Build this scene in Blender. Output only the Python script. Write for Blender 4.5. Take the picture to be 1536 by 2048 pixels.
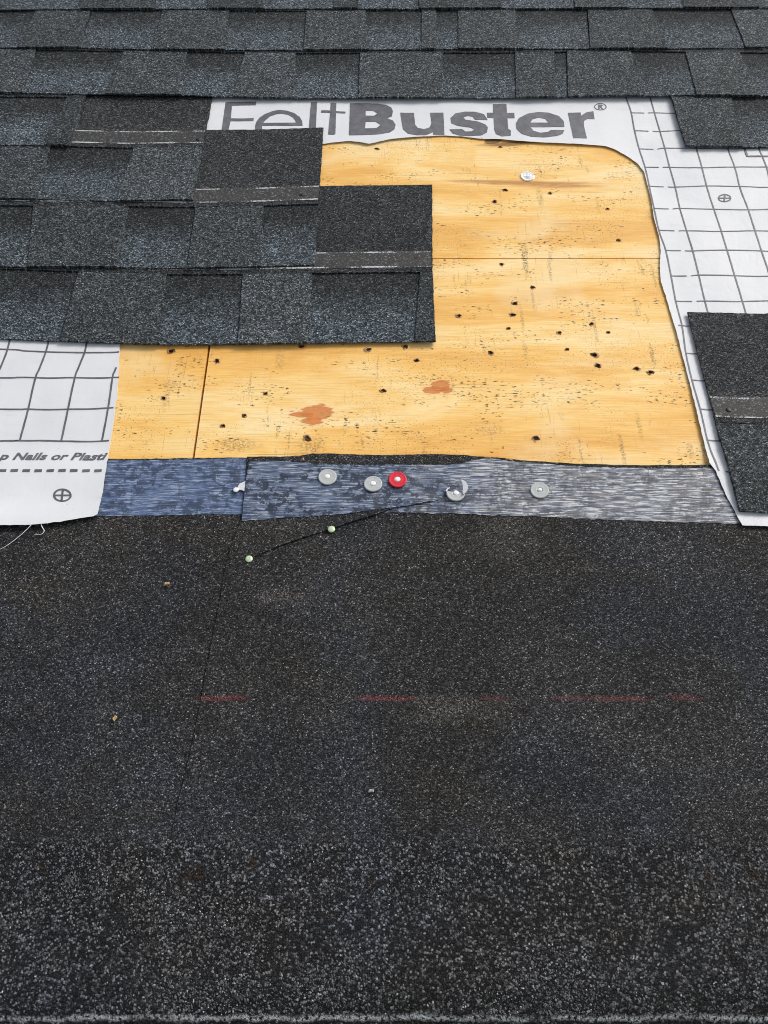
import bpy, math, random
import numpy as np
from mathutils import Vector, Matrix, noise, geometry

for o in list(bpy.data.objects):
    bpy.data.objects.remove(o)
scene = bpy.context.scene
col = scene.collection
random.seed(7)
rng = np.random.default_rng(11)
RAD = math.radians

# ------------------------------------------------------------------ roof frame, camera, sky, sun, exposure
PITCH = RAD(20)
ROOF = Matrix.Translation((0, 0, 3.0)) @ Matrix.Rotation(PITCH, 4, 'X')     # roof coordinates: u right, v up the slope, w out of it
CAM_H, CAM_TH, CAM_F = 0.8707, RAD(60.0), 1600.0                             # metres above the roof, depression below the roof's horizon, focal length for a 2048 px high picture

cam_d = bpy.data.cameras.new('camera')
cam = bpy.data.objects.new('camera', cam_d); col.objects.link(cam)
cam.matrix_world = ROOF @ Matrix.Translation((0, 0, CAM_H)) @ Matrix.Rotation(RAD(90) - CAM_TH, 4, 'X')
cam_d.sensor_fit = 'VERTICAL'; cam_d.sensor_height = 36.0; cam_d.sensor_width = 27.0
cam_d.lens = CAM_F / 2048 * 36.0
cam_d.clip_start = 0.01; cam_d.clip_end = 500
scene.camera = cam

SUN_AZ, SUN_EL = RAD(62), RAD(48)          # azimuth clockwise from the up-slope direction
world = bpy.data.worlds.new('World'); scene.world = world; world.use_nodes = True
wn = world.node_tree
bg = wn.nodes['Background']
sky = wn.nodes.new('ShaderNodeTexSky'); sky.sky_type = 'NISHITA'; sky.sun_disc = False
sky.sun_elevation = SUN_EL; sky.sun_rotation = SUN_AZ
sky.air_density = 1.0; sky.dust_density = 4.0; sky.ozone_density = 1.0
veil = wn.nodes.new('ShaderNodeHueSaturation'); veil.inputs['Saturation'].default_value = 0.38     # thin cloud over the whole sky
wn.links.new(sky.outputs[0], veil.inputs['Color']); wn.links.new(veil.outputs[0], bg.inputs[0]); bg.inputs[1].default_value = 0.12
sun_d = bpy.data.lights.new('sun', 'SUN'); sun_d.energy = 1.5; sun_d.angle = RAD(22); sun_d.color = (1.0, 0.96, 0.90)
sun = bpy.data.objects.new('sun', sun_d); col.objects.link(sun)
sdir = Vector((math.sin(SUN_AZ) * math.cos(SUN_EL), math.cos(SUN_AZ) * math.cos(SUN_EL), math.sin(SUN_EL)))
sun.rotation_euler = sdir.to_track_quat('Z', 'Y').to_euler(); sun.location = sdir * 30
scene.view_settings.view_transform = 'Standard'; scene.view_settings.look = 'None'
scene.view_settings.gamma = 1.0; scene.view_settings.use_curve_mapping = False
scene.view_settings.exposure = 0.36

# ------------------------------------------------------------------ helpers: measuring from the photograph
def P(x, y, w=0.0):
    """photo pixel -> (u, v) on the plane w above the roof deck"""
    a, b = (x - 768) / CAM_F, (y - 1024) / CAM_F
    h = CAM_H - w
    down = math.sin(CAM_TH) + b * math.cos(CAM_TH)
    t = h / down
    return (a * t, t * (math.cos(CAM_TH) - b * math.sin(CAM_TH)))
def PL(pts, w=0.0): return [P(x, y, w) for x, y in pts]
def zoom(pts, s, ox, oy): return [(x / s + ox, y / s + oy) for x, y in pts]

def smooth(a, b, x):
    t = min(1, max(0, (x - a) / (b - a))); return t * t * (3 - 2 * t)
def nz(u, v, s, seed=0.0): return noise.noise(Vector((u * s + seed, v * s - seed, seed * 1.7)))

def spline(pts, n=6):
    """Catmull-Rom through points"""
    out = []; q = [pts[0]] + list(pts) + [pts[-1]]
    for i in range(1, len(q) - 2):
        p0, p1, p2, p3 = (Vector(p) for p in q[i - 1:i + 3])
        for k in range(n):
            t = k / n
            c = .5 * ((2 * p1) + (p2 - p0) * t + (2 * p0 - 5 * p1 + 4 * p2 - p3) * t * t + (3 * p1 - p0 - 3 * p2 + p3) * t ** 3)
            out.append((c.x, c.y))
    out.append(tuple(pts[-1])); return out

# ------------------------------------------------------------------ helpers: meshes
def inside(px, py, poly):
    r = np.zeros(len(px), bool); n = len(poly); j = n - 1
    for i in range(n):
        xi, yi = poly[i]; xj, yj = poly[j]
        if yi != yj:
            c = ((yi > py) != (yj > py)) & (px < (xj - xi) * (py - yi) / (yj - yi) + xi)
            r ^= c
        j = i
    return r
def densify(poly, step, jit=0.0):
    out = []; n = len(poly)
    for i in range(n):
        a, b = Vector(poly[i]), Vector(poly[(i + 1) % n]); L = (b - a).length
        k = max(1, int(L / step)) if step else 1
        nrm = Vector((-(b - a).y, (b - a).x)).normalized() if L else Vector((0, 0))
        for m in range(k):
            p = a.lerp(b, m / k)
            if jit: p = p + nrm * random.uniform(-jit, jit)
            out.append((p.x, p.y))
    return out
def triangulate(outer, holes, grid):
    pts = list(outer); edges = [(i, (i + 1) % len(outer)) for i in range(len(outer))]
    for h in holes:
        b = len(pts); pts += h; edges += [(b + i, b + (i + 1) % len(h)) for i in range(len(h))]
    if grid:
        a = np.array(outer); lo, hi = a.min(0), a.max(0)
        gx = np.arange(lo[0] + grid / 2, hi[0], grid); gy = np.arange(lo[1] + grid / 2, hi[1], grid)
        X, Y = np.meshgrid(gx, gy); X = X.ravel(); Y = Y.ravel()
        X = X + rng.uniform(-.2, .2, len(X)) * grid; Y = Y + rng.uniform(-.2, .2, len(Y)) * grid
        ok = inside(X, Y, outer)
        for h in holes: ok &= ~inside(X, Y, h)
        pts += list(zip(X[ok].tolist(), Y[ok].tolist()))
    vs, es, fs, *_ = geometry.delaunay_2d_cdt([Vector(p) for p in pts], edges, [], 0, 1e-7)
    vs = [(v.x, v.y) for v in vs]
    F = np.array([list(f) for f in fs]); V = np.array(vs)
    c = V[F].mean(1); ok = inside(c[:, 0], c[:, 1], outer)
    for h in holes: ok &= ~inside(c[:, 0], c[:, 1], h)
    return vs, F[ok].tolist()
def link_mesh(name, verts, faces, uvs, mat, parent=None, smooth_n=0, matrix=None, uv2=None):
    me = bpy.data.meshes.new(name); me.from_pydata(verts, [], faces)
    for nm, src in (('roof', uvs), ('loc', uv2)):
        if src is None: continue
        L = me.uv_layers.new(name=nm)
        idx = np.empty(len(me.loops), np.int32); me.loops.foreach_get('vertex_index', idx)
        L.data.foreach_set('uv', np.asarray(src, np.float32)[idx].ravel())
    if smooth_n:
        sm = np.zeros(len(me.polygons), bool); sm[:smooth_n] = True
        me.polygons.foreach_set('use_smooth', sm)
    if mat: me.materials.append(mat)
    me.update()
    o = bpy.data.objects.new(name, me); col.objects.link(o)
    if parent: o.parent = parent
    elif matrix is not None: o.matrix_world = matrix
    return o
def sheet(name, outer, top, thick, mat, parent=None, origin=(0, 0), holes=(), step=.008, jit=0.0, grid=.02, loc=None, dens=True):
    """a sheet lying on the roof: outline in (u, v), top(u, v) its upper surface"""
    if dens: outer = densify(outer, step, jit)
    vs, fs = triangulate(outer, list(holes), grid)
    n = len(vs)
    T = [(u - origin[0], v - origin[1], top(u, v)) for u, v in vs]
    B = [(x, y, z - thick) for x, y, z in T]
    verts = T + B; uvs = vs + vs
    def orient(f):
        a, b, c = (vs[i] for i in f)
        return f if (b[0] - a[0]) * (c[1] - a[1]) - (b[1] - a[1]) * (c[0] - a[0]) > 0 else f[::-1]
    fs = [orient(list(f)) for f in fs]
    faces = list(fs); nt = len(fs)
    faces += [[i + n for i in f[::-1]] for f in fs]
    cnt = {}
    for f in fs:
        for i in range(3):
            a, b = f[i], f[(i + 1) % 3]; cnt[(a, b)] = 1
    for (a, b) in list(cnt):
        if (b, a) not in cnt:
            k = len(verts); verts += [T[a], T[b], B[b], B[a]]; uvs = uvs + [vs[a], vs[b], vs[b], vs[a]]
            faces.append([k + 1, k, k + 3, k + 2])
    uv2 = [loc(u, v) for u, v in uvs] if loc else None
    return link_mesh(name, verts, faces, uvs, mat, parent, nt, None if parent else ROOF @ Matrix.Translation((origin[0], origin[1], 0)), uv2)
def root(name, u, v, w=0.0, label=None, cat=None, group=None, rz=0.0):
    o = bpy.data.objects.new(name, None); col.objects.link(o); o.empty_display_size = .02
    o.matrix_world = ROOF @ Matrix.Translation((u, v, w)) @ Matrix.Rotation(rz, 4, 'Z')
    return tag(o, label, cat, group)
def tag(o, label=None, cat=None, group=None, kind=None):
    if label: o['label'] = label
    if cat: o['category'] = cat
    if group: o['group'] = group
    if kind: o['kind'] = kind
    return o
def lathe(name, prof, mat, parent, n=28, cut=None, matrix=None):
    """surface of revolution from (r, z) profile; cut=(a0, a1) keeps that sector and closes it"""
    full = cut is None
    a0, a1 = (0, 2 * math.pi) if full else cut
    m = n if full else n + 1
    verts = []; faces = []
    for i in range(m):
        a = a0 + (a1 - a0) * i / n
        verts += [(r * math.cos(a), r * math.sin(a), z) for r, z in prof]
    k = len(prof)
    for i in range(n):
        j = (i + 1) % m
        for q in range(k - 1):
            faces.append([i * k + q, j * k + q, j * k + q + 1, i * k + q + 1])
    if not full:
        faces.append(list(range(k))); faces.append([(m - 1) * k + q for q in range(k)][::-1])
    o = link_mesh(name, verts, faces, None, mat, parent, n * (k - 1))
    return o
def tube(name, pts, r, mat, parent, n=6):
    verts = []; faces = []
    for i, p in enumerate(pts):
        a = Vector(pts[max(0, i - 1)]); b = Vector(pts[min(len(pts) - 1, i + 1)]); d = (b - a).normalized()
        s = d.cross(Vector((0, 0, 1))).normalized(); t = s.cross(d)
        rr = r if not callable(r) else r(i / (len(pts) - 1))
        for k in range(n):
            c = Vector(p) + s * math.cos(2 * math.pi * k / n) * rr + t * math.sin(2 * math.pi * k / n) * rr
            verts.append(tuple(c))
    for i in range(len(pts) - 1):
        for k in range(n):
            faces.append([i * n + k, i * n + (k + 1) % n, (i + 1) * n + (k + 1) % n, (i + 1) * n + k])
    faces.append(list(range(n))); faces.append([(len(pts) - 1) * n + k for k in range(n)][::-1])
    return link_mesh(name, verts, faces, None, mat, parent, len(faces) - 2)

# ------------------------------------------------------------------ helpers: node materials
class G:
    def __init__(s, name):
        s.m = bpy.data.materials.new(name); s.m.use_nodes = True; s.t = s.m.node_tree
        s.b = s.t.nodes['Principled BSDF']
    def n(s, t, **k):
        x = s.t.nodes.new(t)
        for a, v in k.items(): setattr(x, a, v)
        return x
    def put(s, sock, v):
        if isinstance(v, bpy.types.NodeSocket): s.t.links.new(v, sock)
        elif v is not None:
            if hasattr(sock.default_value, '__len__') and not hasattr(v, '__len__'): v = (v,) * len(sock.default_value)
            if hasattr(sock.default_value, '__len__') and len(sock.default_value) == 4 and len(v) == 3: v = (*v, 1)
            sock.default_value = v
    def uv(s, nm='roof'): return s.n('ShaderNodeUVMap', uv_map=nm).outputs[0]
    def obj(s): return s.n('ShaderNodeTexCoord').outputs['Object']
    def xyz(s, v):
        x = s.n('ShaderNodeSeparateXYZ'); s.put(x.inputs[0], v); return x.outputs
    def m_(s, op, a, b=None, c=None, clamp=False):
        x = s.n('ShaderNodeMath', operation=op, use_clamp=clamp); s.put(x.inputs[0], a)
        if b is not None: s.put(x.inputs[1], b)
        if c is not None: s.put(x.inputs[2], c)
        return x.outputs[0]
    def mul(s, a, b): return s.m_('MULTIPLY', a, b)
    def add(s, a, b): return s.m_('ADD', a, b)
    def map(s, v, scale=(1, 1, 1), loc=(0, 0, 0), rot=0.0):
        x = s.n('ShaderNodeMapping'); s.put(x.inputs[0], v)
        x.inputs['Scale'].default_value = scale; x.inputs['Location'].default_value = loc; x.inputs['Rotation'].default_value = (0, 0, rot)
        return x.outputs[0]
    def noise(s, v, scale=1.0, detail=2.0, rough=.5, dist=0.0, color=False):
        x = s.n('ShaderNodeTexNoise', noise_dimensions='2D'); s.put(x.inputs['Vector'], v)
        x.inputs['Scale'].default_value = scale; x.inputs['Detail'].default_value = detail
        x.inputs['Roughness'].default_value = rough; x.inputs['Distortion'].default_value = dist
        return x.outputs[1 if color else 0]
    def vor(s, v, scale, rnd=1.0):
        x = s.n('ShaderNodeTexVoronoi', voronoi_dimensions='2D'); s.put(x.inputs['Vector'], v)
        x.inputs['Scale'].default_value = scale; x.inputs['Randomness'].default_value = rnd
        return x.outputs['Distance'], x.outputs['Color']
    def ramp(s, f, stops, mode='LINEAR'):
        x = s.n('ShaderNodeValToRGB'); s.put(x.inputs[0], f); e = x.color_ramp.elements; x.color_ramp.interpolation = mode
        while len(e) < len(stops): e.new(.5)
        for k, (p, c) in enumerate(stops):
            e[k].position = p; c = (c, c, c) if not hasattr(c, '__len__') else c; e[k].color = (*c, 1)
        return x.outputs[0]
    def step(s, f, a, b): # smooth step
        x = s.n('ShaderNodeMapRange', interpolation_type='SMOOTHSTEP'); s.put(x.inputs[0], f)
        x.inputs[1].default_value = a; x.inputs[2].default_value = b; x.inputs[3].default_value = 0; x.inputs[4].default_value = 1
        return x.outputs[0]
    def mix(s, f, a, b, mode='MIX'):
        x = s.n('ShaderNodeMix', data_type='RGBA', blend_type=mode); s.put(x.inputs[0], f); s.put(x.inputs[6], a); s.put(x.inputs[7], b)
        return x.outputs[2]
    def bump(s, h, strength, dist=.001, normal=None):
        x = s.n('ShaderNodeBump'); s.put(x.inputs['Height'], h); x.inputs['Strength'].default_value = strength; x.inputs['Distance'].default_value = dist
        if normal: s.put(x.inputs['Normal'], normal)
        return x.outputs[0]
    def out(s, color, rough=.8, normal=None, spec=.5, **k):
        s.put(s.b.inputs['Base Color'], color); s.put(s.b.inputs['Roughness'], rough)
        s.put(s.b.inputs['Specular IOR Level'], spec)
        if normal: s.put(s.b.inputs['Normal'], normal)
        for a, v in k.items(): s.put(s.b.inputs[a], v)
        return s.m
    def ellipse(s, uv, c, rx, ry, wob=.3, ws=60.0, soft=.15, rot=0.0, aniso=1.0):
        """mask of an uneven blot centred on roof point c"""
        q = s.map(uv, (1, 1, 1), (-c[0], -c[1], 0))
        if rot: q = s.map(q, rot=rot)
        nn = s.noise(s.map(uv, (ws * aniso, ws, 1)), 1, 4, .6)
        x = s.xyz(q)
        a = s.m_('POWER', s.m_('ABSOLUTE', s.mul(x[0], 1 / rx)), 2.0); b = s.m_('POWER', s.m_('ABSOLUTE', s.mul(x[1], 1 / ry)), 2.0)
        d = s.add(s.m_('SQRT', s.add(a, b)), s.mul(s.m_('SUBTRACT', nn, .5), wob * 2))
        return s.m_('SUBTRACT', 1.0, s.step(d, 1 - soft, 1 + soft))

def plain(name, c, rough=.6, metal=0.0, var=.12, scale=300.0, **k):
    g = G(name); nn = g.noise(g.obj(), scale, 3)
    cc = g.mix(g.step(nn, .3, .7), tuple(x * (1 - var) for x in c), tuple(min(1, x * (1 + var)) for x in c))
    return g.out(cc, rough, g.bump(nn, .15, .0005), Metallic=metal, **k)

def granules(g, uv, stops, size, gap=.45, tint=None):
    """mineral granules: one random tone per grain, asphalt showing between"""
    wv = g.map(uv, (1, 1.0, 1))
    d, c = g.vor(wv, 1 / size)
    r = g.xyz(c)[0]
    colr = g.ramp(r, stops)
    g2 = g.step(d, gap, gap + .3)
    colr = g.mix(g2, colr, (.006, .006, .007))
    h = g.m_('SUBTRACT', g.mul(g.xyz(c)[1], .8), d)
    return colr, h

# ------------------------------------------------------------------ materials
def mat_shingle(name, kind):
    g = G(name); uv = g.uv(); loc = g.uv('loc')
    t = (.72, .82, .87)
    def S(l): return [(p, tuple(v * k for k in t)) for p, v in l]
    c1, h1 = granules(g, uv, S([(0, .014), (.30, .032), (.55, .076), (.80, .15), (.94, .27), (1, .52)]), .0018)
    c2, h2 = granules(g, uv, S([(0, .006), (.45, .030), (.8, .14), (1, .40)]), .0032)
    c = g.mix(.22, c1, c2)
    oi = g.n('ShaderNodeObjectInfo')
    c = g.mix(1.0, c, oi.outputs['Color'], 'MULTIPLY')
    big = g.noise(uv, 14, 4, .6)
    c = g.mix(g.step(big, .35, .7), c, g.mix(1.0, c, (1.2, 1.2, 1.2), 'MULTIPLY'))
    s = g.xyz(loc)[1]
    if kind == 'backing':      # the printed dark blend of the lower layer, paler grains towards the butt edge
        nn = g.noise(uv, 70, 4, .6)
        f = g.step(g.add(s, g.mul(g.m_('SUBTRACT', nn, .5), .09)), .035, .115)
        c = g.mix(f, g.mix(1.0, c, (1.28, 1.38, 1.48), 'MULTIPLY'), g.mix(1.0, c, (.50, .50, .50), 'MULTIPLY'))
    if kind == 'headlap':
        c = g.mix(1.0, c, (.62, .60, .60), 'MULTIPLY')
    n = g.bump(g.add(h1, g.mul(h2, .5)), 1.0, .0010)
    return g.out(c, .8, n, .22)
M_TAB = mat_shingle('shingle_granules', 'tab')
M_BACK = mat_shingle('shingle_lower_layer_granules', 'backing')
M_HEAD = mat_shingle('shingle_headlap_granules', 'headlap')

def mat_nail_strip():
    g = G('shingle_nail_strip'); uv = g.uv(); s = g.xyz(g.uv('loc'))[1]
    c1, h = granules(g, uv, [(0, .022), (.55, .04), (.80, .07), (.93, .17), (1, .4)], .0017, .6)
    c = g.mix(.45, c1, (.040, .038, .036))
    n1 = g.noise(g.map(uv, (22, 3, 1)), 1, 3, .6); n2 = g.noise(uv, 420, 2)
    def line(s0, thr):
        wob = g.add(s, g.mul(g.m_('SUBTRACT', g.noise(uv, 160, 3), .5), .0022))
        d = g.m_('ABSOLUTE', g.m_('SUBTRACT', wob, s0))
        m = g.m_('SUBTRACT', 1.0, g.step(d, .0008, .0017))
        return g.mul(g.mul(m, g.step(g.add(n1, g.mul(g.m_('SUBTRACT', n2, .5), .7)), thr, thr + .15)), .8)
    c = g.mix(line(.1808, .44), c, (.62, .63, .64)); c = g.mix(line(.1474, .43), c, (.66, .67, .68))
    return g.out(c, .7, g.bump(h, .35, .0006), .3)
M_STRIP = mat_nail_strip()

KC = (.60, .165, .040)
KNOTS = [(P(634, 825), .0205, .0140, .0, KC), (P(606, 829), .0170, .0050, .0, KC), (P(624, 842), .0150, .0060, .0, KC), (P(882, 771), .0130, .0105, .0, KC), (P(865, 780), .0140, .0065, .0, KC), (P(893, 780), .0085, .0060, .0, KC),
         (P(1060, 366), .085, .0048, .02, (.40, .17, .045)), (P(1120, 372), .060, .0050, .03, (.56, .28, .09)), (P(960, 362), .045, .0030, .0, (.56, .29, .09)), (P(1020, 287), .045, .006, -.12, (.10, .05, .02)),
         (P(985, 283), .016, .006, -.1, (.05, .028, .015))]
def mat_plywood():
    g = G('pine_plywood'); uv = g.uv()
    w1 = g.noise(g.map(uv, (1.1, 5, 1)), 1.0, 3, .5, .4)
    vv = g.xyz(uv)
    ph = g.add(g.mul(vv[1], 46), g.mul(w1, 11))
    band = g.m_('SINE', ph)
    n1 = g.noise(g.map(uv, (2.8, 11, 1)), 1.0, 5, .62, 1.0)
    f = g.add(g.mul(band, .12), n1)
    sh = g.m_('SINE', g.add(g.mul(ph, 2.7), g.mul(n1, 5)))
    f = g.add(f, g.mul(g.step(sh, .55, 1.0), .07))
    c = g.ramp(f, [(.24, (.93, .73, .385)), (.42, (.91, .62, .235)), (.56, (.88, .53, .15)), (.76, (.78, .41, .09))])
    fine = g.noise(g.map(uv, (14, 520, 1)), 1.0, 4, .65)
    c = g.mix(g.mul(g.step(fine, .47, .68), .34), c, (.66, .34, .08))
    fib = g.noise(g.map(uv, (26, 1150, 1), (4, 2, 0)), 1.0, 3, .7)
    c = g.mix(g.mul(g.step(fib, .55, .66), .30), c, (.58, .33, .10))
    c = g.mix(g.mul(g.step(fib, .44, .36), .30), c, (.95, .80, .50))
    pale = g.noise(g.map(uv, (5, 6, 1), (3, 7, 0)), 1.0, 4, .55)
    c = g.mix(g.mul(g.step(pale, .53, .72), .55), c, (.88, .70, .40))
    # dark flecks where roofing tar and grit were ground into the grain
    fl = g.noise(g.map(uv, (125, 470, 1)), 1.0, 2, .5)
    cl = g.noise(g.map(uv, (7, 17, 1), (1.3, .7, 0)), 1.0, 5, .72)
    m = g.mul(g.step(g.add(fl, g.mul(g.m_('SUBTRACT', g.noise(uv, 95, 2), .5), .22)), .64, .68), g.step(cl, .53, .58))
    c = g.mix(g.mul(m, .95), c, (.040, .026, .016))
    fl2 = g.noise(g.map(uv, (330, 700, 1), (9, 3, 0)), 1.0, 1, .5)
    cl2 = g.noise(g.map(uv, (6, 9, 1), (5.3, 2.7, 0)), 1.0, 3, .6)
    m = g.mul(g.step(fl2, .70, .76), g.step(cl2, .46, .62))
    c = g.mix(g.mul(m, .9), c, (.035, .022, .014))
    # long hair-thin checks along the grain
    ck = g.noise(g.map(uv, (5, 620, 1), (2, 8, 0)), 1.0, 2, .5)
    ckm = g.noise(g.map(uv, (3, 12, 1), (6, 1, 0)), 1.0, 3, .5)
    c = g.mix(g.mul(g.mul(g.step(ck, .70, .76), g.step(ckm, .5, .6)), .7), c, (.10, .055, .02))
    # scuffs across the grain from tear-off tools
    sm = g.noise(g.map(uv, (95, 13, 1), (4, 4, 0), .04), 1.0, 5, .72)
    smm = g.noise(g.map(uv, (11, 6, 1), (8, 3, 0)), 1.0, 3, .6)
    br = g.noise(g.map(uv, (260, 420, 1)), 1, 4, .75)
    c = g.mix(g.mul(g.mul(g.mul(g.step(sm, .57, .66), g.step(smm, .55, .63)), g.step(br, .44, .58)), .62), c, (.13, .095, .06))
    sc = g.noise(g.map(uv, (420, 14, 1), (1, 2, 0), .22), 1.0, 2, .5)
    c = g.mix(g.mul(g.mul(g.step(sc, .70, .75), g.step(pale, .45, .55)), .5), c, (.50, .30, .12))
    for (p, rx, ry, rot, kc) in KNOTS:
        mk = g.ellipse(g.map(uv, (1, 1, 1)), p, rx, ry, *((.50, 210, .07, rot, .22) if ry > .0049 and rx < .03 else (.8, 330, .6, rot, .06)))
        fig = g.noise(g.map(uv, (60, 420, 1), (p[0] * 9, p[1] * 5, 0)), 1.0, 4, .7)
        ring = g.mix(g.step(fig, .36, .62), tuple(x * .62 for x in kc), tuple(min(1, x * 1.15) for x in kc))
        c = g.mix(g.mul(mk, g.add(.62, g.mul(g.step(fig, .3, .55), .3))), c, ring)
        halo = g.ellipse(uv, p, rx * 1.5, ry * 1.9, .5, 120, .6, rot, .3)
        c = g.mix(g.mul(halo, .10), c, (.74, .36, .09))
    # tool and boot scuffs of known place: grey smears broken up by the grain
    for (x, y, w_, h_, k) in [(1050, 525, 5, 34, .8), (1052, 500, 3, 20, .6), (1100, 540, 3, 26, .6), (1080, 395, 6, 26, .5), (1066, 600, 3, 30, .4), (1190, 655, 3, 32, .6), (1044, 640, 3, 30, .45), (1305, 712, 4, 22, .7),
                              (1300, 430, 9, 12, .4), (1195, 410, 3, 26, .3), (1245, 900, 4, 26, .55), (1278, 850, 4, 26, .4), (755, 735, 1.5, 20, .7), (848, 905, 3, 14, .4), (1050, 700, 4, 20, .4), (1380, 900, 5, 16, .5),
                              (560, 720, 8, 20, .35), (905, 770, 3, 16, .3), (500, 770, 2, 26, .5), (340, 770, 14, 9, .35), (475, 890, 30, 12, .5), (620, 893, 24, 14, .45), (985, 860, 20, 10, .35)]:
        mk = g.mul(g.ellipse(uv, P(x, y), w_ * .00078, h_ * .00085, .7, 170, .5), g.step(br, .45, .56))
        c = g.mix(g.mul(mk, k), c, (.085, .06, .038))
    for (x, y, w_, h_, k) in [(1120, 775, 42, 26, .28), (1190, 725, 70, 10, .3), (1010, 470, 60, 12, .25), (720, 740, 60, 12, .25)]:
        c = g.mix(g.mul(g.ellipse(uv, P(x, y), w_ * .00078, h_ * .00085, 1.0, 90, .7, 0.0, .3), k), c, (.93, .76, .45))
    oi = g.n('ShaderNodeObjectInfo')
    c = g.mix(1.0, c, oi.outputs['Color'], 'MULTIPLY')
    n = g.bump(fine, .35, .0006)
    return g.out(c, .62, n, .3)
M_PLY = mat_plywood()
M_HOLE = plain('rust_stained_wood', (.075, .036, .018), .9, var=.4, scale=900)
M_SPLINTER = plain('torn_pine_fibre', (.42, .24, .10), .8, var=.35, scale=700)

def mat_felt():
    g = G('white_synthetic_underlayment'); uv = g.uv()
    n1 = g.noise(uv, 9, 4, .6); n2 = g.noise(uv, 900, 2)
    c = g.mix(g.step(n1, .35, .75), (.70, .71, .725), (.65, .665, .685))
    d1 = g.noise(uv, 230, 3, .6); d2 = g.noise(uv, 11, 3, .6)
    c = g.mix(g.mul(g.mul(g.step(d1, .70, .78), g.step(d2, .52, .66)), .55), c, (.30, .29, .28))
    sm = g.noise(g.map(uv, (9, 60, 1)), 1, 4, .6)
    c = g.mix(g.mul(g.step(sm, .6, .8), .16), c, (.45, .45, .46))
    wr = g.noise(g.map(uv, (60, 28, 1)), 1, 4, .6)
    cz = g.noise(g.map(uv, (7, 5, 1), (3, 3, 0)), 1, 3, .5, 1.5)
    crease = g.m_('ABSOLUTE', g.m_('SUBTRACT', cz, .5))
    n = g.bump(g.add(g.add(g.mul(n2, .15), wr), g.mul(g.step(crease, .0, .08), .22)), .26, .0012)
    return g.out(c, .55, n, .35)
M_FELT = mat_felt()
def mat_ink():
    g = G('grey_printing_ink'); uv = g.uv()
    n1 = g.noise(uv, 60, 4, .65); n2 = g.noise(uv, 1200, 2)
    c = g.mix(g.step(n1, .3, .75), (.085, .087, .10), (.135, .135, .15))
    c = g.mix(g.mul(g.step(n2, .66, .74), .5), c, (.4, .4, .42))
    return g.out(c, .55)
M_INK = mat_ink()

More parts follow.
